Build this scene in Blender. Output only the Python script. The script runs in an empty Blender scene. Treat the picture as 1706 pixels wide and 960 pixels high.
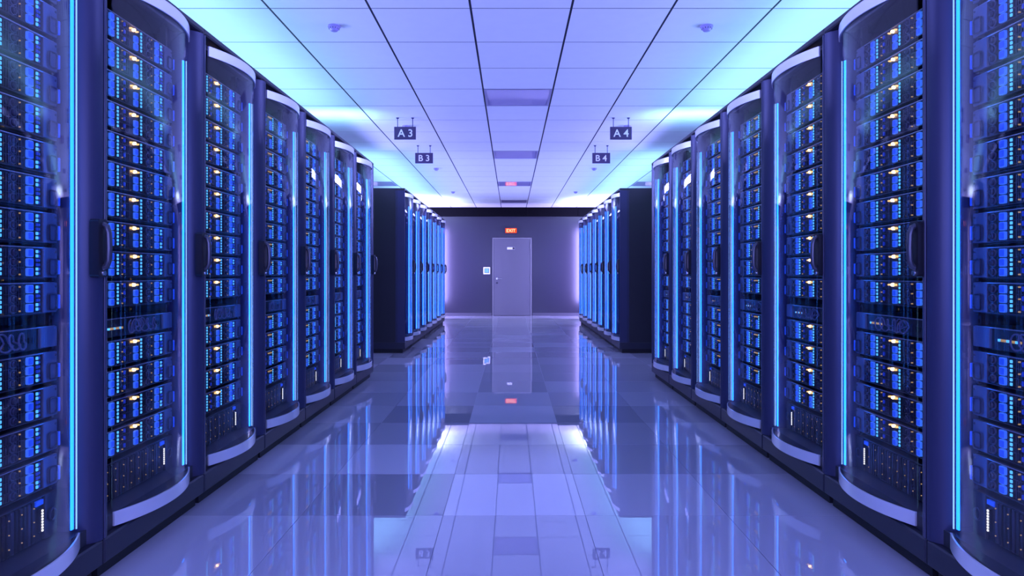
import bpy, math, random
from mathutils import Vector, Matrix

random.seed(7)
S = bpy.context.scene
COL = S.collection
PI = math.pi

# ------------------------------------------------------------------ layout
H = 1.10                 # camera height
CEIL = 2.79              # ceiling height
XL, XR = -1.46, 1.485    # front planes of the two rows
PITCH = 0.805
NEAR0, FAR0 = 1.665, 9.45
WALL_Y = 17.75
BACK_Y = -1.6
SIDE_X = 3.45

# ------------------------------------------------------------------ materials
def mat(name, color, rough=0.5, metal=0.0, emit=None, strength=1.0, ior=None, noise=0.0, nscale=30.0,
        bump=0.0, sample=False, coat=0.0, emit_color=None):
    m = bpy.data.materials.new(name)
    m.use_nodes = True
    nt = m.node_tree
    b = nt.nodes['Principled BSDF']
    b.inputs['Base Color'].default_value = (*color, 1)
    b.inputs['Roughness'].default_value = rough
    b.inputs['Metallic'].default_value = metal
    if ior: b.inputs['IOR'].default_value = ior
    if coat:
        b.inputs['Coat Weight'].default_value = coat
        b.inputs['Coat Roughness'].default_value = 0.05
    if emit:
        b.inputs['Emission Color'].default_value = (*emit, 1)
        b.inputs['Emission Strength'].default_value = strength
        if not sample: m.cycles.emission_sampling = 'NONE'
    if noise or bump:
        tc = nt.nodes.new('ShaderNodeTexCoord')
        nz = nt.nodes.new('ShaderNodeTexNoise')
        nz.inputs['Scale'].default_value = nscale
        nz.inputs['Detail'].default_value = 4
        nt.links.new(tc.outputs['Object'], nz.inputs['Vector'])
        if noise:
            mx = nt.nodes.new('ShaderNodeMix'); mx.data_type = 'RGBA'
            mx.inputs[6].default_value = (*[c * (1 - noise) for c in color], 1)
            mx.inputs[7].default_value = (*[min(1, c * (1 + noise)) for c in color], 1)
            nt.links.new(nz.outputs['Fac'], mx.inputs[0])
            nt.links.new(mx.outputs[2], b.inputs['Base Color'])
        if bump:
            bp = nt.nodes.new('ShaderNodeBump')
            bp.inputs['Strength'].default_value = bump
            bp.inputs['Distance'].default_value = 0.002
            nt.links.new(nz.outputs['Fac'], bp.inputs['Height'])
            nt.links.new(bp.outputs['Normal'], b.inputs['Normal'])
    return m

def emission(name, color, strength, sample=False):
    m = bpy.data.materials.new(name); m.use_nodes = True
    nt = m.node_tree; nt.nodes.clear()
    e = nt.nodes.new('ShaderNodeEmission'); o = nt.nodes.new('ShaderNodeOutputMaterial')
    e.inputs[0].default_value = (*color, 1); e.inputs[1].default_value = strength
    nt.links.new(e.outputs[0], o.inputs[0])
    if not sample: m.cycles.emission_sampling = 'NONE'
    return m

def glass_mat():
    m = bpy.data.materials.new('curved_glass'); m.use_nodes = True
    nt = m.node_tree; nt.nodes.clear()
    o = nt.nodes.new('ShaderNodeOutputMaterial')
    t = nt.nodes.new('ShaderNodeBsdfTransparent'); t.inputs[0].default_value = (0.93, 0.94, 1, 1)
    g = nt.nodes.new('ShaderNodeBsdfGlossy'); g.inputs['Roughness'].default_value = 0.015
    f = nt.nodes.new('ShaderNodeFresnel')
    ge = nt.nodes.new('ShaderNodeNewGeometry')
    mr = nt.nodes.new('ShaderNodeMapRange')           # same reflectance on both faces of the thin pane
    mr.inputs['To Min'].default_value = 1.5; mr.inputs['To Max'].default_value = 1/1.5
    nt.links.new(ge.outputs['Backfacing'], mr.inputs['Value']); nt.links.new(mr.outputs[0], f.inputs[0])
    mx = nt.nodes.new('ShaderNodeMixShader')
    mn = nt.nodes.new('ShaderNodeMath'); mn.operation = 'MINIMUM'; mn.inputs[1].default_value = 0.22   # coated pane
    nt.links.new(f.outputs[0], mn.inputs[0]); nt.links.new(mn.outputs[0], mx.inputs[0]); nt.links.new(t.outputs[0], mx.inputs[1])
    nt.links.new(g.outputs[0], mx.inputs[2]); nt.links.new(mx.outputs[0], o.inputs[0])
    return m

M = {
    'cab': mat('cabinet_black', (0.018, 0.018, 0.026), 0.38, 0.0, noise=0.1, nscale=8),
    'post': mat('post_dark_metal', (0.034, 0.037, 0.095), 0.38, 0.2, noise=0.08, nscale=4),
    'rail': mat('rail_dark_metal', (0.030, 0.031, 0.052), 0.4, 0.3),
    'inner': mat('cabinet_interior', (0.03, 0.03, 0.045), 0.5),
    'silver': mat('silver_trim', (0.86, 0.85, 0.92), 0.25, 0.45),
    'glass': glass_mat(),
    'strip': emission('strip_blue_light', (0.010, 0.150, 1.0), 8.5, True),
    'core': emission('strip_white_core', (0.36, 0.70, 1.3), 1.5, True),
    'handle': mat('handle_black', (0.02, 0.02, 0.03), 0.28, 0.2),
    'lever': mat('handle_lever_grey', (0.07, 0.07, 0.10), 0.3, 0.4),
    'chassis': mat('server_black', (0.02, 0.02, 0.03), 0.38, 0.3, noise=0.15, nscale=60),
    'grille': mat('server_grille', (0.07, 0.07, 0.10), 0.35, 0.6),
    'edge': mat('server_steel_edge', (0.55, 0.55, 0.62), 0.3, 0.8),
    'ear': mat('server_ear_steel', (0.14, 0.15, 0.22), 0.38, 0.4),
    'loop': mat('server_handle_dark', (0.05, 0.05, 0.08), 0.3, 0.4),
    'btn': mat('button_blue_lit', (0.05, 0.12, 0.6), 0.3, emit=(0.012, 0.10, 1.0), strength=0.4),
    'btnrim': mat('button_rim_lit', (0.1, 0.2, 0.7), 0.3, emit=(0.06, 0.26, 1.0), strength=.45),
    'led': emission('led_cyan', (0.08, 0.42, 1.0), 1.7),
    'leddim': mat('led_dim_blue', (0.03, 0.05, 0.3), 0.3, emit=(0.01, 0.05, 0.7), strength=0.35),
    'amber': emission('led_amber_bright', (1.0, 0.56, 0.22), 9.0),
    'ambermid': emission('led_amber_medium', (1.0, 0.56, 0.18), 1.7),
    'amberdim': emission('led_amber_small', (1.0, 0.62, 0.30), .45),
    'white': emission('led_white', (1.0, 0.97, 0.92), 1.6),
    'hole': mat('dark_hole', (0.006, 0.006, 0.01), 0.6),
    'cable': mat('cable_grey', (0.10, 0.11, 0.2), 0.4),
    'tile': mat('ceiling_tile_white', (0.80, 0.80, 0.80), 0.85, noise=0.03, nscale=9, bump=0.05),
    'grid': mat('ceiling_grid_dark', (0.006, 0.007, 0.022), 0.7),
    'wall': mat('wall_satin_paint', (0.027, 0.026, 0.042), 0.22, ior=1.5, noise=0.03, nscale=2),
    'sidewall': mat('side_wall_paint', (0.5, 0.5, 0.56), 0.6, noise=0.03, nscale=2),
    'beam': mat('beam_dark', (0.004, 0.004, 0.006), 0.85, ior=1.15),
    'vent': mat('ceiling_panel_gloss', (0.42, 0.37, 0.58), 0.03, noise=0.05, nscale=3),
    'ventframe': mat('ceiling_panel_frame', (0.32, 0.29, 0.42), 0.3),
    'door': mat('door_paint', (0.115, 0.112, 0.14), 0.35, noise=0.02, nscale=3),
    'doorframe': mat('door_frame_paint', (0.19, 0.185, 0.21), 0.35),
    'chrome': mat('chrome', (0.75, 0.75, 0.8), 0.15, 1.0),
    'plastic': mat('white_plastic', (0.8, 0.8, 0.84), 0.35),
    'screen': mat('keypad_screen', (0.1, 0.25, 0.6), 0.15, emit=(0.12, 0.36, 0.85), strength=0.6),
    'sign': mat('sign_purple', (0.055, 0.036, 0.105), 0.4),
    'letter': mat('sign_lettering_white', (0.88, 0.88, 0.92), 0.5),
    'rod': mat('sign_rod', (0.06, 0.06, 0.16), 0.35, 0.4),
    'det': mat('detector_plastic', (0.30, 0.25, 0.50), 0.4),
    'detdark': mat('detector_slots', (0.05, 0.04, 0.12), 0.5),
    'exitred': emission('exit_red_panel', (1.0, 0.07, 0.02), 1.5),
    'exitwhite': emission('exit_letters', (1.0, 0.62, 0.38), 1.8),
    'exitcase': mat('exit_case', (0.03, 0.02, 0.04), 0.4),
    'base': mat('baseboard_paint', (0.075, 0.072, 0.095), 0.3),
    'joint': mat('floor_joint', (0.20, 0.20, 0.28), 0.4),
}

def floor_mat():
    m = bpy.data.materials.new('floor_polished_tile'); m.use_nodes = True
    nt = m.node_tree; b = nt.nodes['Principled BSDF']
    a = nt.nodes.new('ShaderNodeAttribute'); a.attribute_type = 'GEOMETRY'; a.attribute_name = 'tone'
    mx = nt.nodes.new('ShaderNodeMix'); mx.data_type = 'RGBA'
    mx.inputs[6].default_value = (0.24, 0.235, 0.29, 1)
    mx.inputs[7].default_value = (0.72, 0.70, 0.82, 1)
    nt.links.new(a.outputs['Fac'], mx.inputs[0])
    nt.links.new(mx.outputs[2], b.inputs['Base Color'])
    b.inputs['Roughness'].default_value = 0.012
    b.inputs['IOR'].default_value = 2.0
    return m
M['floor'] = floor_mat()

# ------------------------------------------------------------------ mesh builder
class MB:
    def __init__(s):
        s.v = []; s.f = []; s.mi = []; s.mats = []
    def _m(s, m):
        if m not in s.mats: s.mats.append(m)
        return s.mats.index(m)
    def add(s, verts, faces, m):
        o = len(s.v); k = s._m(m)
        s.v += [tuple(p) for p in verts]
        for f in faces:
            s.f.append(tuple(i + o for i in f)); s.mi.append(k)
        return s
    def box(s, x0, x1, y0, y1, z0, z1, m, bev=0.0):
        if bev <= 0:
            v = [(x0,y0,z0),(x1,y0,z0),(x1,y1,z0),(x0,y1,z0),(x0,y0,z1),(x1,y0,z1),(x1,y1,z1),(x0,y1,z1)]
            return s.add(v, [(3,2,1,0),(4,5,6,7),(0,1,5,4),(1,2,6,5),(2,3,7,6),(3,0,4,7)], m)
        b = bev   # chamfered box: front face (y0) edges and the vertical/horizontal ones of that face
        v = [(x0,y0+b,z0),(x1,y0+b,z0),(x1,y1,z0),(x0,y1,z0),(x0,y0+b,z1),(x1,y0+b,z1),(x1,y1,z1),(x0,y1,z1),
             (x0+b,y0,z0+b),(x1-b,y0,z0+b),(x1-b,y0,z1-b),(x0+b,y0,z1-b)]
        return s.add(v, [(3,2,1,0),(4,5,6,7),(1,2,6,5),(2,3,7,6),(3,0,4,7),(8,9,10,11),(0,1,9,8),(1,5,10,9),(5,4,11,10),(4,0,8,11)], m)
    def prism_z(s, poly, z0, z1, m):      # poly counter-clockwise in xy
        n = len(poly)
        v = [(x,y,z0) for x,y in poly] + [(x,y,z1) for x,y in poly]
        f = [tuple(range(n-1,-1,-1)), tuple(range(n,2*n))]
        f += [(i,(i+1)%n,(i+1)%n+n,i+n) for i in range(n)]
        return s.add(v, f, m)
    def prism_y(s, poly, y0, y1, m):      # poly counter-clockwise in xz seen from -y
        n = len(poly)
        v = [(x,y0,z) for x,z in poly] + [(x,y1,z) for x,z in poly]
        f = [tuple(range(n)), tuple(range(2*n-1,n-1,-1))]
        f += [((i+1)%n,i,i+n,(i+1)%n+n) for i in range(n)]
        return s.add(v, f, m)
    def rrect_y(s, x0, x1, z0, z1, y0, y1, r, m, seg=3):
        pts = []
        for cx, cz, a0 in ((x1-r,z0+r,-PI/2),(x1-r,z1-r,0),(x0+r,z1-r,PI/2),(x0+r,z0+r,PI)):
            for i in range(seg+1):
                a = a0 + PI/2*i/seg
                pts.append((cx+r*math.cos(a), cz+r*math.sin(a)))
        return s.prism_y(pts, y0, y1, m)
    def tube(s, pts, r, m, seg=8, closed=False):
        pts = [Vector(p) for p in pts]; n = len(pts)
        rings = []; up0 = None
        for i, p in enumerate(pts):
            if closed: t = pts[(i+1)%n] - pts[i-1]
            else: t = pts[min(i+1,n-1)] - pts[max(i-1,0)]
            t.normalize()
            ref = Vector((0,0,1)) if abs(t.z) < 0.9 else Vector((1,0,0))
            if up0 is not None: ref = up0
            a = t.cross(ref)
            if a.length < 1e-4: a = t.cross(Vector((0.3,1,0.2)))
            a.normalize(); b = a.cross(t).normalized(); up0 = b
            rings.append([p + r*(math.cos(2*PI*k/seg)*a + math.sin(2*PI*k/seg)*b) for k in range(seg)])
        v = [q for ring in rings for q in ring]; f = []
        for i in range(n if closed else n-1):
            j = (i+1) % n
            for k in range(seg):
                f.append((i*seg+k, j*seg+k, j*seg+(k+1)%seg, i*seg+(k+1)%seg))
        if not closed:
            f.append(tuple(range(seg))); f.append(tuple((n-1)*seg+k for k in range(seg-1,-1,-1)))
        # orient outward
        return s.add(v, [tuple(reversed(q)) for q in f], m)
    def lathe(s, prof, m, seg=24, c=(0,0,0), axis='z'):    # prof (r, h)
        v = []; f = []
        for r, h in prof:
            for k in range(seg):
                a = 2*PI*k/seg
                if axis == 'z': v.append((c[0]+r*math.cos(a), c[1]+r*math.sin(a), c[2]+h))
                else: v.append((c[0]+r*math.cos(a), c[1]+h, c[2]+r*math.sin(a)))
        for i in range(len(prof)-1):
            for k in range(seg):
                f.append((i*seg+k, i*seg+(k+1)%seg, (i+1)*seg+(k+1)%seg, (i+1)*seg+k))
        f.append(tuple(range(seg-1,-1,-1))); f.append(tuple((len(prof)-1)*seg+k for k in range(seg)))
        return s.add(v, f, m)
    def mesh(s, name):
        me = bpy.data.meshes.new(name)
        me.from_pydata(s.v, [], s.f)
        for m in s.mats: me.materials.append(m)
        me.polygons.foreach_set('material_index', s.mi)
        me.polygons.foreach_set('use_smooth', [True]*len(s.f))
        me.update()
        import bmesh
        bm = bmesh.new(); bm.from_mesh(me)
        bmesh.ops.recalc_face_normals(bm, faces=bm.faces)
        bm.to_mesh(me); bm.free()
        me.set_sharp_from_angle(angle=math.radians(32))
        return me

def obj(name, mb, parent=None, loc=(0,0,0), rz=0):
    me = mb if isinstance(mb, bpy.types.Mesh) else mb.mesh(name)
    o = bpy.data.objects.new(name, me); COL.objects.link(o)
    o.location = loc; o.rotation_euler = (0,0,rz)
    if parent: o.parent = parent
    return o

def tag(o, label, cat, group=None):
    o['label'] = label; o['category'] = cat
    if group: o['group'] = group
    return o

def thing(name, label, cat, loc=(0,0,0), rz=0, group=None):
    o = bpy.data.objects.new(name, None); COL.objects.link(o)
    o.location = loc; o.rotation_euler = (0,0,rz); o.empty_display_size = 0.1
    return tag(o, label, cat, group)

def structure(o):
    o['kind'] = 'structure'; return o

def copy_tree(o, parent=None):
    c = o.copy(); COL.objects.link(c)
    if parent: c.parent = parent
    for ch in list(o.children): copy_tree(ch, c)
    return c

def text_mesh(name, body, size, depth, m):
    cu = bpy.data.curves.new(name, 'FONT'); cu.body = body; cu.size = size
    cu.align_x = 'CENTER'; cu.align_y = 'CENTER'; cu.extrude = depth; cu.offset = 0.012*size
    t = bpy.data.objects.new(name, cu); COL.objects.link(t)
    dg = bpy.context.evaluated_depsgraph_get()
    me = bpy.data.meshes.new_from_object(t.evaluated_get(dg))
    bpy.data.objects.remove(t); bpy.data.curves.remove(cu)
    me.transform(Matrix.Rotation(PI/2, 4, 'X'))      # stands up, faces -y
    # centre it exactly
    xs = [v.co.x for v in me.vertices]; zs = [v.co.z for v in me.vertices]
    me.transform(Matrix.Translation((-(min(xs)+max(xs))/2, 0, -(min(zs)+max(zs))/2)))
    me.materials.clear(); me.materials.append(m)
    me.name = name
    return me

# ------------------------------------------------------------------ setting
TX, TX0 = 0.643, -0.26       # ceiling joints
TY, TY0 = 0.642, 4.40
def ranges(o, d, lo, hi):
    k = math.floor((lo - o)/d); out = []
    while o + k*d < hi:
        a, b = max(lo, o+k*d), min(hi, o+(k+1)*d)
        if b - a > 0.03: out.append((k, a, b))
        k += 1
    return out

vent_cells = [(0,3),(0,8),(0,13),(0,18),(-4,13),(4,13)]
cb = MB()
cb.box(-SIDE_X, SIDE_X, BACK_Y, WALL_Y, CEIL+0.0015, CEIL+0.12, M['grid'])
for i, x0, x1 in ranges(TX0, TX, -SIDE_X, SIDE_X):
    for j, y0, y1 in ranges(TY0, TY, BACK_Y, WALL_Y):
        if (i, j) in vent_cells: continue
        cb.box(x0+0.0075, x1-0.0075, y0+0.0055, y1-0.0055, CEIL, CEIL+0.001, M['tile'])
structure(obj('ceiling', cb))

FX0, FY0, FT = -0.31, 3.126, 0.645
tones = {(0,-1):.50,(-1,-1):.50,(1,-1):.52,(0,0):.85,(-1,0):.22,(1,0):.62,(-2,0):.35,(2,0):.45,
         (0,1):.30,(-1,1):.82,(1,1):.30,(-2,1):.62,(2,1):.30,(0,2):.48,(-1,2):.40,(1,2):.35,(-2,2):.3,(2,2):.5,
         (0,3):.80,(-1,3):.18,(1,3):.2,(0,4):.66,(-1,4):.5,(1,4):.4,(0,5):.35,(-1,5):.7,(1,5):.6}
fb = MB()
fb.box(-SIDE_X, SIDE_X, BACK_Y, WALL_Y, -0.12, -0.003, M['joint'])
tone_vals = [0.4]*len(fb.f)
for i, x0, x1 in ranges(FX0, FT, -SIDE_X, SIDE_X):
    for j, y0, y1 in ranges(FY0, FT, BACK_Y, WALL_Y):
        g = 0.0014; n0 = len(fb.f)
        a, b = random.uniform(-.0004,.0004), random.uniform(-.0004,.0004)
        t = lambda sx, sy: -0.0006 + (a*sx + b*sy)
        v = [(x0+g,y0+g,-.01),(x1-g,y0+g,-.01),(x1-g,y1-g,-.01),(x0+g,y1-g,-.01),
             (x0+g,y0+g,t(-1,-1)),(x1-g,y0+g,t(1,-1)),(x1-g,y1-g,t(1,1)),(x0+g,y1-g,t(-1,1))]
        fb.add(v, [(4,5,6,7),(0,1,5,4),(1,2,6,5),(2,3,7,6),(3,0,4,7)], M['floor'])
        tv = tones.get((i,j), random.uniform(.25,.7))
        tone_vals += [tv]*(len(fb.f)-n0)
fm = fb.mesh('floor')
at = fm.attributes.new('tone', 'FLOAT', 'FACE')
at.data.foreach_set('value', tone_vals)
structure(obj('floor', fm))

DX0, DX1, DTOP = -0.49, 0.525, 2.01
wb = MB()
wb.box(-SIDE_X, DX0-.005, WALL_Y, WALL_Y+.15, 0, CEIL, M['wall'])
wb.box(DX1+.005, SIDE_X, WALL_Y, WALL_Y+.15, 0, CEIL, M['wall'])
wb.box(DX0-.005, DX1+.005, WALL_Y, WALL_Y+.15, DTOP+.005, CEIL, M['wall'])
structure(obj('wall_end', wb))
structure(obj('wall_left', MB().box(-SIDE_X-.15, -SIDE_X, BACK_Y, WALL_Y, 0, CEIL, M['sidewall'])))
structure(obj('wall_right', MB().box(SIDE_X, SIDE_X+.15, BACK_Y, WALL_Y, 0, CEIL, M['sidewall'])))
structure(obj('wall_back', MB().box(-SIDE_X, SIDE_X, BACK_Y-.15, BACK_Y, 0, CEIL, M['sidewall'])))
bb = MB()
x = -SIDE_X
while x < SIDE_X - .05:                      # dark header band along the top of the end wall, in butted lengths
    x2 = min(SIDE_X, x + 1.29)
    bb.box(x+.003, x2-.003, WALL_Y-.05, WALL_Y, 2.555, CEIL-.001, M['beam'], .004); x = x2
structure(obj('trim_1', bb))
for side, a, b in (('left', -SIDE_X, DX0-.02), ('right', DX1+.02, SIDE_X)):
    structure(obj('baseboard_'+side, MB().box(a, b, WALL_Y-.014, WALL_Y, 0.001, .07, M['base'], .004)))

# door
d = structure(bpy.data.objects.new('door_1', None)); COL.objects.link(d); d.location = (0, WALL_Y, 0)
obj('door_leaf', MB().box(DX0+.03, DX1-.035, -.012, .05, .006, DTOP-.03, M['door'], .003), d)
f = MB()
f.box(DX0, DX0+.028, -.022, .08, 0.001, DTOP, M['doorframe'], .003)
f.box(DX1-.033, DX1, -.022, .08, 0.001, DTOP, M['doorframe'], .003)
f.box(DX0+.028, DX1-.033, -.022, .08, DTOP-.028, DTOP, M['doorframe'], .003)
obj('door_frame', f, d)
h = MB(); h.lathe([(.026,-.012),(.026,-.02),(.022,-.024)], M['chrome'], 20, (-.37,0,.955), 'y')
h.tube([(-.37,-.02,.955),(-.37,-.06,.955),(-.36,-.068,.955),(-.24,-.068,.955)], .010, M['chrome'])
obj('lever_handle', h, d)
k = MB(); k.lathe([(.026,-.012),(.026,-.02),(.02,-.024)], M['loop'], 20, (-.37,0,.845), 'y')
k.box(-.373,-.367,-.026,-.02,.83,.85, M['hole']); obj('keyhole', k, d)
for z in (.22, 1.0, 1.78):
    g = MB(); g.tube([(DX1-.034,-.026,z-.06),(DX1-.034,-.026,z+.06)], .010, M['doorframe'], 10)
    obj('hinge', g, d)
p = MB(); p.rrect_y(-.11, .085, 1.705, 1.765, -.02, -.012, .005, M['plastic'])
p.box(.03, .082, -.023, -.02, 1.709, 1.761, M['hole']); obj('door_plate', p, d)

# keypad
kp = thing('keypad', 'white wall keypad with a blue screen left of the door', 'keypad', (-.635, WALL_Y+.002, 1.16))
q = MB(); q.rrect_y(-.088,.088,-.092,.092,-.03,0,.012, M['plastic']); q.rrect_y(-.06,.06,-.06,.06,-.034,-.03,.004,M['sign'])
obj('housing', q, kp)
obj('screen', MB().rrect_y(-.052,.052,-.052,.052,-.037,-.034,.003, M['screen']), kp)

# exit sign
ex = thing('exit_sign', 'lit red EXIT sign on the wall above the door', 'sign', (-.01, WALL_Y, 2.19))
obj('case', MB().rrect_y(-.165,.165,-.08,.08,-.05,0,.008, M['exitcase']), ex)
obj('lit_panel', MB().rrect_y(-.145,.145,-.06,.06,-.055,-.05,.004, M['exitred']), ex)
obj('lettering', text_mesh('lettering', 'EXIT', .115, .002, M['exitwhite']), ex, (0,-.058,0))

# ceiling panels (glossy, in the tile grid)
def vent(i, j, label):
    x0, y0 = TX0+i*TX, TY0+j*TY
    t = thing('ceiling_panel', label, 'ceiling panel', (x0+TX/2, y0+TY/2, CEIL), 0, 'glossy violet ceiling panels')
    a, b = TX/2-.006, TY/2-.0045
    fr = MB()
    for bx in ((-a,a,-b,-b+.022),(-a,a,b-.022,b),(-a,-a+.022,-b+.022,b-.022),(a-.022,a,-b+.022,b-.022)):
        fr.box(bx[0],bx[1],bx[2],bx[3],-.003,.005,M['ventframe'])
    obj('frame', fr, t)
    pl = MB(); pl.box(-a+.022,a-.022,-b+.022,b-.022,.0,.005,M['vent'])
    obj('panel', pl, t)
vent(0,3,'violet ceiling panel nearest the camera over the middle of the aisle')
vent(0,8,'violet ceiling panel between the two hanging B signs')
vent(0,13,'violet ceiling panel over the aisle mirroring the red exit sign')
vent(0,18,'violet ceiling panel over the aisle closest to the end wall')
vent(-4,13,'violet ceiling panel above the first cabinet of the far left row')
vent(4,13,'violet ceiling panel above the first cabinet of the far right row')

# smoke detectors
def detector(x, y, label):
    t = thing('smoke_detector', label, 'smoke detector', (x,y,CEIL), 0, 'smoke detectors on the ceiling')
    obj('base', MB().lathe([(.040,-.011),(.043,-.008),(.043,0)], M['det'], 24), t)
    hd = MB(); hd.lathe([(.015,-.039),(.023,-.036),(.027,-.028),(.035,-.022),(.037,-.011)], M['det'], 24)
    for k in range(12):
        a = 2*PI*k/12
        c = (.034*math.cos(a), .034*math.sin(a))
        hd.lathe([(.003,-.024),(.003,-.016)], M['detdark'], 6, (c[0], c[1], 0))
    obj('head', hd, t)
for k, (y, lab) in enumerate(((4.71,'nearest the camera'),(7.91,'above the hanging A sign'),(11.11,'just past the hanging B sign'),(14.31,'farthest from the camera'))):
    for x, sd in ((-1.212,'left'),(1.335,'right')):
        ll = {'nearest the camera':f'round smoke detector on the {sd} of the ceiling nearest the camera',
              'above the hanging A sign':f'smoke detector half hidden behind the {"A 3" if sd=="left" else "A 4"} sign',
              'just past the hanging B sign':f'smoke detector just past the {"B 3" if sd=="left" else "B 4"} sign',
              'farthest from the camera':f'farthest smoke detector on the {sd} side of the ceiling'}[lab]
        detector(x, y, ll)

# hanging signs
def hanging(txt, x, y):
    t = thing('hanging_sign', f'purple hanging row sign reading {txt}', 'sign', (x, y, CEIL), 0, 'hanging row signs')
    zc = 1.522 + H - CEIL
    obj('board', MB().box(-.118,.118,-.008,.008,zc-.069,zc+.069,M['sign'],.002), t)
    for sx in (-.082,.082):
        r = MB(); r.tube([(sx,0,zc+.067),(sx,0,-.006)], .0045, M['rod'], 8)
        r.lathe([(.006,-.014),(.016,-.006),(.016,0)], M['rod'], 12, (sx,0,0))
        obj('rod', r, t)
    obj('lettering', text_mesh('lettering', txt, .115, .001, M['letter']), t, (0,-.0095,zc))
hanging('A 3', -1.157, 7.5); hanging('A 4', 1.192, 7.5)
hanging('B 3', -1.157, 9.13); hanging('B 4', 1.190, 9.13)

# ------------------------------------------------------------------ cabinet
ARC_R, ARC_C = .6375, .5925
def arc_y(u, off=0.0): return ARC_C - math.sqrt((ARC_R+off)**2 - u*u)
def arc_band(mb, z0, z1, off0, off1, m, hw=.30, seg=24):
    us = [-hw + 2*hw*i/seg for i in range(seg+1)]
    inner = [(u, arc_y(u, off0)) for u in us]; outer = [(u, arc_y(u, off1)) for u in us]
    n = seg+1; v = []
    for z in (z0, z1): v += [(x,y,z) for x,y in inner] + [(x,y,z) for x,y in outer]
    f = []
    for i in range(seg):
        f += [(i,i+1,2*n+i+1,2*n+i),(n+i+1,n+i,3*n+i,3*n+i+1),(i+1,i,n+i,n+i+1),(2*n+i,2*n+i+1,3*n+i+1,3*n+i)]
    f += [(0,2*n,3*n,n),(n-1,2*n-1,4*n-1,3*n-1)]
    return mb.add(v, f, m)

N_UNITS, U_PITCH, U_TOP, U_H = 15, .1177, 2.128, .103
SERVER_Y = .11
unit_z = [U_TOP - U_H - U_PITCH*i for i in range(N_UNITS)]
BLADE_Z, BLADE_H = .205, .150

def build_cabinet():
    t = thing('server_cabinet', 'x', 'server cabinet', group='black server cabinets')
    b = MB()
    hw = .399
    b.box(-hw,hw,-.002,1.0,2.236,2.265,M['cab'],.006)
    b.box(-hw+.014,hw-.014,.985,.998,.146,2.236,M['inner'])
    b.box(-hw+.014,hw-.014,.03,.985,.146,.200,M['inner'])
    b.box(-.314,.314,.06,.10,2.212,2.236,M['inner'])
    for s in (-1,1):
        x0,x1 = sorted((s*.312, s*.384))
        b.box(x0,x1,.137,.165,.2,2.236,M['inner'])
        for k in range(46):                            # square punched rail holes
            z = .24 + k*.043
            xa,xb = sorted((s*.318, s*.328))
            b.box(xa,xb,.1340,.1370,z,z+.012,M['hole'])
        x0,x1 = sorted((s*.300, s*.312))
        for z in unit_z+[BLADE_Z]:                     # support rails under every unit
            b.box(x0,x1,.12,.62,z-.012,z-.0008,M['inner'])
    for z in unit_z:
        b.box(-.300,.300,.13,.60,z-.0045,z-.0008,M['inner'])
    obj('frame', b, t)
    for s in (-1,1):
        p = MB()
        x0,x1 = sorted((s*.387, s*.3985))
        p.box(x0,x1,.101,.998,.146,2.236,M['cab'])
        xa,xb = sorted((s*.3985, s*.400))
        p.box(xa,xb,.13,.97,.18,2.20,M['cab'])
        obj('side_panel', p, t)
        poly = [(.3985,.135),(.325,.135)]
        el = [(.3965-.0715*math.sin(a), .11-.11*math.cos(a)) for a in [PI/2*i/12 for i in range(12,-1,-1)]]
        poly += el + [(.3985,.003)]
        poly = [(s*u,y) for u,y in poly]
        if s < 0: poly.reverse()
        obj('corner_post', MB().prism_z(poly, .147, 2.234, M['post']), t)
    r = MB(); r.box(-hw,hw,0,.95,.055,.1455,M['rail'],.006)
    obj('bottom_rail', r, t)
    obj('plinth', MB().box(-.385,.385,.035,.93,.0005,.055,M['hole']), t)
    g = obj('glass_door', arc_band(MB(), .160, 2.205, -.005, 0, M['glass'], .298), t)
    for nm, z0, z1 in (('top_trim',2.163,2.212),('bottom_trim',.155,.208)):
        tm = MB(); arc_band(tm, z0, z1, .001, .007, M['silver'], .300)
        us = [-.298 + .596*i/24 for i in range(25)]
        pts = [(u, arc_y(u, -.008)) for u in us]
        zz = (z1-.006, z1) if nm == 'top_trim' else (z0, z0+.006)
        tm.prism_z(pts, zz[0], zz[1], M['rail'])
        obj(nm, tm, g)
    for s in (-1,1):
        x0,x1 = sorted((s*.3005, s*.3125))
        e = obj('light_strip', MB().box(x0,x1,.0515,.0565,.215,2.080,M['strip']), t)
        obj('lamp_core', MB().tube([(s*.3155,.0445,.215),(s*.3155,.0445,2.080)], .0026, M['core'], 8), e)
    hb = MB(); hb.rrect_y(.336,.390,1.085,1.290,-.020,.012,.012,M['handle'])
    hd = obj('door_handle', hb, t)
    lv = MB(); lv.tube([(.368,-.016,1.118),(.368,-.030,1.126),(.368,-.037,1.145),(.368,-.039,1.19),(.368,-.037,1.240),(.368,-.030,1.264),(.368,-.016,1.272)], .0105, M['lever'], 10)
    lv.lathe([(.009,-.022),(.010,-.016)], M['chrome'], 12, (.366,-.004,1.100), 'y')
    obj('lever', lv, hd)
    return t

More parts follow.
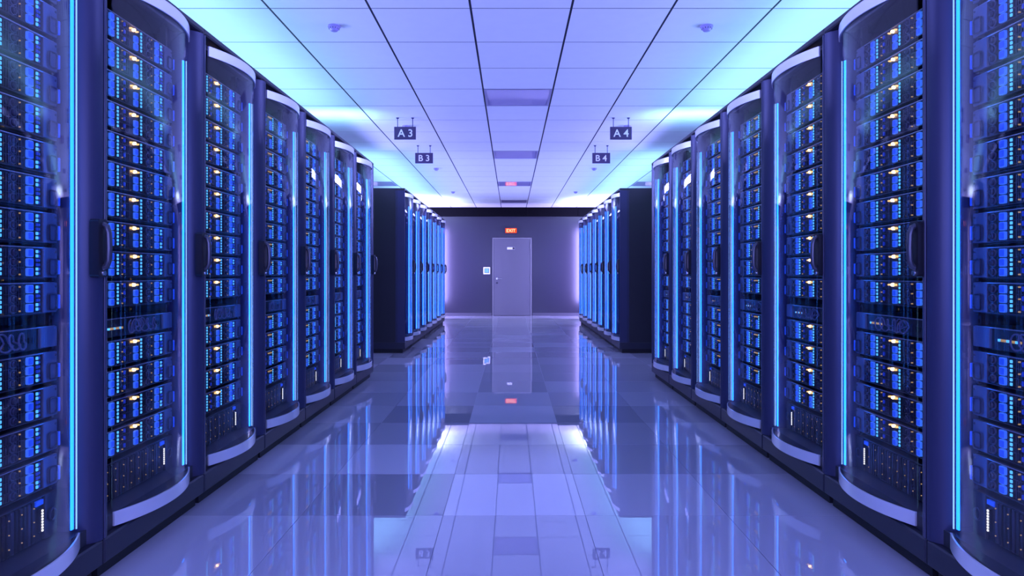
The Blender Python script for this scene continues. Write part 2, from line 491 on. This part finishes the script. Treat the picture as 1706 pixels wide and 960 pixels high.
# ------------------------------------------------------------------ servers
def add_chassis(b):
    b.box(-.299,.299,.004,.55,.0005,U_H-.0005,M['chassis'])
    b.box(-.299,.299,-.003,.012,U_H-.0035,U_H-.0005,M['edge'])
    b.box(-.299,.299,-.002,.010,.0005,.003,M['grille'])
    for u0, u1 in ((-.145,-.035),(.06,.155)):
        n = int((u1-u0)/.011)
        for k in range(n):
            u = u0 + k*.011
            b.box(u,u+.0035,0,.004,.008,U_H-.010,M['grille'])
        for z in (.034,.066):
            b.box(u0,u1,-.001,.003,z,z+.002,M['grille'])
    for u in (-.095,.055+.075):
        for z in (.012,.052,.090):
            b.lathe([(.0024,-.004),(.0024,.004)], M['amberdim'], 8, (u,0,z), 'y')
    for z in (.016,.046,.076):
        b.rrect_y(-.082,-.074,z,z+.016,-.003,.004,.0035,M['leddim'])
def add_knobs(b, u):
    for z in (.020,.051,.082):
        b.lathe([(.0085,-.010),(.0115,-.007),(.0115,.004)], M['loop'], 14, (u,0,z), 'y')
        b.lathe([(.0145,-.002),(.0145,.003)], M['ear'], 14, (u,0,z), 'y')
        b.box(u-.0015,u+.0015,-.012,-.009,z-.007,z+.007,M['grille'])
def add_button(b, u, z, s=.0275):
    b.rrect_y(u-s/2,u+s/2,z-s/2,z+s/2,-.004,.004,.005,M['btnrim'])
    q = s/2-.0032
    b.rrect_y(u-q,u+q,z-q,z+q,-.0055,-.004,.003,M['btn'])
def add_leds(b, u, lit, single):
    w = .008 if single else .012
    b.box(u-w,u+w,-.001,.004,.006,U_H-.008,M['hole'])
    for k in range(6):
        z = .015 + k*.0145
        mm = M['led'] if lit[k] else M['leddim']
        if single: b.rrect_y(u-.0045,u+.0045,z-.0048,z+.0048,-.004,-.001,.002,mm)
        else:
            b.rrect_y(u-.010,u-.001,z-.005,z+.005,-.004,-.001,.002,mm)
            b.rrect_y(u+.003,u+.009,z-.004,z+.004,-.003,-.001,.0018,M['leddim'])
def add_ear(b, s):
    x0,x1 = sorted((s*.238, s*.308))
    b.box(x0,x1,-.004,.006,.001,U_H-.001,M['ear'],.0015)
    for z in (.014,U_H-.014):
        b.lathe([(.0035,-.006),(.0045,-.004)], M['grille'], 10, (s*.300,0,z), 'y')
def add_loop(b, s):
    c = s*.281; hw, z0, z1 = .019, .010, .062
    pts = []
    for cx, cz, a0 in ((c+hw-.008,z0+.008,-PI/2),(c+hw-.008,z1-.008,0),(c-hw+.008,z1-.008,PI/2),(c-hw+.008,z0+.008,PI)):
        for i in range(4):
            a = a0 + PI/2*i/3
            pts.append((cx+.008*math.cos(a), -.009, cz+.008*math.sin(a)))
    b.tube(pts, .0032, M['loop'], 7, closed=True)
    x0,x1 = sorted((s*.3015, s*.309))
    b.rrect_y(x0,x1,.012,.060,-.014,-.004,.003,M['btn'])
def add_amber(b, mm, k=0):
    for n, (u, r) in enumerate(((-.029,.0038),(-.005,.0068 if mm is M['amber'] else .004),(.018,.0040))):
        mk = M['ambermid'] if (mm is M['amber'] and n != 1) else mm
        b.lathe([(r*.5,-.0085),(r*.9,-.006),(r,-.002),(r,.004)], mk, 12, (u + .004*k,0,U_H-.018), 'y')
LIT6 = [1]*6; LIT4 = [1,1,0,0,1,1]
COLS = [('l3', -.168, -.128), ('m2', .0075, .045), ('r3', .1775, .215)]

def single_mesh_server():
    b = MB(); add_chassis(b)
    for u in (-.215,.1025): add_knobs(b, u)
    for key, u, ul in COLS:
        for z in ((.020,.051,.082) if key != 'm2' else (.020,.051)): add_button(b, u, z)
        add_leds(b, ul, LIT4 if key == 'r3' else LIT6, key != 'r3')
    for s in (-1,1): add_ear(b, s); add_loop(b, s)
    add_amber(b, M['amberdim'])
    return b.mesh('server')

mc = MB(); add_chassis(mc); ME_CH = mc.mesh('chassis')
def one(fn, name):
    b = MB(); fn(b); return b.mesh(name)
ME_KN = [one(lambda b,u=u: add_knobs(b,u), 'fan_knobs') for u in (-.215,.1025)]
ME_BT = [one(lambda b,u=u,z=z: add_button(b,u,z), 'drive_button') for key,u,ul in COLS for z in ((.020,.051,.082) if key!='m2' else (.020,.051))]
ME_LD = [one(lambda b,k=k,ul=ul: add_leds(b,ul,LIT4 if k=='r3' else LIT6,k!='r3'), 'indicator_strip') for k,u,ul in COLS]
ME_EA = [one(lambda b,s=s: add_ear(b,s), 'end_plate') for s in (-1,1)]
ME_LO = [one(lambda b,s=s: add_loop(b,s), 'handle') for s in (-1,1)]
ME_AM = {True: [one(lambda b,k=k: add_amber(b,M['amber'],k), 'amber_lamps') for k in (-1,0,1)],
         False: [one(lambda b: add_amber(b,M['amberdim']), 'amber_lamps')]}
ME_SIMPLE = single_mesh_server()

def detailed_server(bright, variant):
    t = thing('server', 'x', 'server')
    obj('chassis', ME_CH, t)
    for me in ME_KN: obj('fan_knobs', me, t)
    for me in ME_BT: obj('drive_button', me, t)
    for me in ME_LD: obj('indicator_strip', me, t)
    for e, l in zip(ME_EA, ME_LO):
        pe = obj('end_plate', e, t); obj('handle', l, pe)
    ms = ME_AM[bright]
    a = obj('amber_lamps', ms[variant % len(ms)], t)
    if bright: a['label'] = 'bright amber status lamps'
    return t

def patch_meshes():
    h = .072
    b = MB(); b.box(-.299,.299,.004,.45,.0005,h,M['chassis']); b.box(-.299,.299,-.003,.01,h-.003,h,M['edge'])
    for u in (.155,.175,.19): b.box(u,u+.010,-.001,.004,.022,.040,M['hole'])
    for s in (-1,1):
        x0,x1 = sorted((s*.225, s*.308)); b.box(x0,x1,-.004,.006,.001,h-.001,M['ear'],.0015)
    for k in range(8):
        b.box(-.19+k*.013,-.181+k*.013,-.002,.004,.028,.036,M['amberdim'] if k%3 else M['led'])
    loops = []
    for k in range(7):
        l = MB(); u = -.075 + k*.031
        r = .021 + .003*math.sin(k*2.1)
        pts = [(u+r*math.cos(a), -.016-.012*math.sin(a*.5+k), .035+(r+.006)*math.sin(a)*.95) for a in [2*PI*i/18 for i in range(18)]]
        l.tube(pts, .003, M['cable'], 6, closed=True)
        loops.append(l)
    return b, loops
pb, pl = patch_meshes()
ME_PB = pb.mesh('chassis'); ME_PL = [l.mesh('cable_loop') for l in pl]
for l in pl: pb.add(l.v, l.f, M['cable'])
ME_PS = pb.mesh('patch_panel')

def blade_meshes():
    b = MB(); b.box(-.299,.299,.006,.55,.0005,BLADE_H,M['chassis']); b.box(-.299,.299,-.002,.01,BLADE_H-.003,BLADE_H,M['grille'])
    for k in range(22):
        u = -.205 + k*.0188
        b.box(u,u+.012,-.001,.006,.006,BLADE_H-.010,M['grille'] if k%4==0 else M['chassis'],.002)
        if k % 3 == 0:
            for z in (.030,.075,.120): b.lathe([(.002,-.004),(.002,.0)], M['amberdim'], 6, (u+.006,0,z), 'y')
    for s in (-1,1):
        x0,x1 = sorted((s*.245, s*.308)); b.box(x0,x1,-.004,.006,.001,BLADE_H-.001,M['chassis'],.0015)
        c = s*.277
        pts = [(c+.016*math.cos(a), -.010, .075+.020*math.sin(a)) for a in [2*PI*i/16 for i in range(16)]]
        b.tube(pts, .003, M['loop'], 6, closed=True)
        x0,x1 = sorted((s*.205, s*.24)); b.box(x0,x1,-.003,.006,.122,.138,M['btn'])
    bars = []
    for s in (-1,1):
        w = MB(); w.box(s*.232-.007,s*.232+.007,-.004,.005,.030,.108,M['hole'])
        for k in range(8): w.lathe([(.0036,-.007),(.0042,-.004)], M['white'], 8, (s*.232,0,.036+k*.0094), 'y')
        bars.append(w)
    return b, bars
bl, bars = blade_meshes()
ME_BC = bl.mesh('chassis'); ME_BB = [w.mesh('status_bar') for w in bars]
for w in bars:
    for fc, mi in zip(w.f, w.mi): pass
    o = len(bl.v); bl.v += w.v
    for fc, mi in zip(w.f, w.mi):
        bl.f.append(tuple(i+o for i in fc)); bl.mi.append(bl._m(w.mats[mi]))
ME_BS = bl.mesh('blade_chassis')

ORD = ['first','second','third','fourth','fifth','sixth','seventh','eighth','ninth','tenth','eleventh','twelfth','thirteenth','fourteenth','fifteenth']
proto_cab = build_cabinet(); used = [False]
protos = {}
for row, near in (('near left',True),('near right',True),('far left',False),('far right',False)):
    left = 'left' in row
    rz = PI/2 if left else -PI/2
    fx = XL if left else XR
    for i in range(7):
        yc = (NEAR0 if near else FAR0) + PITCH*(i+.5)
        c = copy_tree(proto_cab) if used[0] else proto_cab
        used[0] = True
        c.location = (fx, yc, 0); c.rotation_euler = (0,0,rz)
        if near:
            c['label'] = f'black glass-fronted server cabinet with servers, {ORD[i]} from camera in {row} row'
        else:
            c['label'] = f'black server cabinet with blue light strips, {ORD[i]} from camera in {row} row'
        c['group'] = f'cabinets in the {row} row'
        if not near: continue
        sgn = -1 if left else 1
        ux = fx + sgn*SERVER_Y
        n = 0
        for k, z in enumerate(unit_z):
            loc = (ux, yc, z)
            where = f'{ORD[i]} cabinet of {row} row'
            if k == 10:
                if i < 3:
                    if 'patch' not in protos:
                        t = thing('patch_panel','x','patch panel'); obj('chassis',ME_PB,t)
                        for me in ME_PL: obj('cable_loop',me,t)
                        protos['patch'] = t
                    else: t = copy_tree(protos['patch'])
                else:
                    t = obj('patch_panel', ME_PS)
                tag(t, f'short patch panel with looped cables in {where}', 'patch panel', 'patch panels in the cabinets')
                t.location = loc; t.rotation_euler = (0,0,rz)
                continue
            bright = i in (1,2)
            if i < 3:
                key = (bright, k % 3 if bright else 0)
                if key not in protos:
                    t = detailed_server(bright, key[1]); protos[key] = t
                else: t = copy_tree(protos[key])
                desc = 'server with bright amber lamps' if bright else 'server with large blue buttons'
            else:
                t = obj('server', ME_SIMPLE); desc = 'small blue-lit server'
            pos = 'topmost' if k == 0 else ('lowest' if k == 14 else f'{ORD[n]} from top')
            n += 1
            tag(t, f'{desc}, {pos} in {where}', 'server', f'servers in the {where}')
            t.location = loc; t.rotation_euler = (0,0,rz)
        if i < 3:
            if 'blade' not in protos:
                t = thing('blade_chassis','x','blade chassis'); obj('chassis',ME_BC,t)
                for me in ME_BB: obj('status_bar',me,t)
                protos['blade'] = t
            else: t = copy_tree(protos['blade'])
        else: t = obj('blade_chassis', ME_BS)
        tag(t, f'slatted blade chassis with white status bar, bottom of {where}', 'blade chassis', 'blade chassis at the cabinet bottoms')
        t.location = (ux, yc, BLADE_Z); t.rotation_euler = (0,0,rz)

# ------------------------------------------------------------------ lights
def area(name, loc, rot, sx, sy, color, power, spread=180):
    l = bpy.data.lights.new(name, 'AREA'); l.shape = 'RECTANGLE'; l.size = sx; l.size_y = sy
    l.color = color; l.energy = power; l.spread = math.radians(spread)
    o = bpy.data.objects.new(name, l); COL.objects.link(o); o.location = loc; o.rotation_euler = rot
    return o
CY = (0.24, 0.56, 1.0); VI = (0.30, 0.32, 1.0); WV = (0.40, 0.34, 1.0)
for s in (-1, 1):
    for y, ln, pw, cy in ((4.48, 5.5, 88, 42), (12.25, 5.4, 160, 42)):
        area('cabinet_top_uplight', (s*2.05, y, 2.29), (PI,0,0), .5, ln, CY, cy)
        area('aisle_ceiling_fill', (s*2.3, y, 2.325), (PI,-s*math.radians(98),0), .11, ln, VI, pw, 80)  # unseen violet fill, added to lift the ceiling over the aisle
    area('gap_ceiling_fill', (s*2.0, 7.15, 2.36), (math.radians(150),0,0), .9, .2, CY, 6, 100)  # added cyan fill for the ceiling between near and far rows, no fixture
    area('bay_fill', (s*2.3, 8.38, 2.45), (PI,-s*math.radians(92),0), .11, 2.2, VI, 42, 80)  # added fill hanging free in the bay, evens out the dim mid ceiling
    area('end_wall_lamp', (s*2.0, 16.5, 1.3), (PI/2,0,0), .4, 2.0, WV, 170)
    area('end_ceiling_lamp', (s*2.1, 16.2, 2.25), (PI,0,0), .8, 1.6, (.50,.60,1), 100, 150)
area('rear_fill', (0, BACK_Y+.06, 1.7), (PI/2,0,0), 4.5, 1.6, VI, 190)  # added soft violet fill behind the camera

# ------------------------------------------------------------------ world, camera, view
w = bpy.data.worlds.new('World'); S.world = w; w.use_nodes = True
w.node_tree.nodes['Background'].inputs[0].default_value = (0,0,0,1)
cam = bpy.data.cameras.new('camera'); cam.sensor_width = 36; cam.lens = 36*1148/1706
cam.shift_y = -25/1706; cam.shift_x = 1/1706; cam.clip_start = .02
co = bpy.data.objects.new('camera', cam); COL.objects.link(co)
co.location = (0,0,H); co.rotation_euler = (PI/2,0,0)
S.camera = co
S.view_settings.view_transform = 'Standard'; S.view_settings.look = 'None'
S.view_settings.gamma = 1; S.view_settings.use_curve_mapping = False
S.view_settings.exposure = 0.0
S.cycles.max_bounces = 12; S.cycles.diffuse_bounces = 6; S.cycles.glossy_bounces = 6
S.cycles.transparent_max_bounces = 24; S.cycles.transmission_bounces = 6
S.cycles.sample_clamp_indirect = 6
S.cycles.use_denoising = True
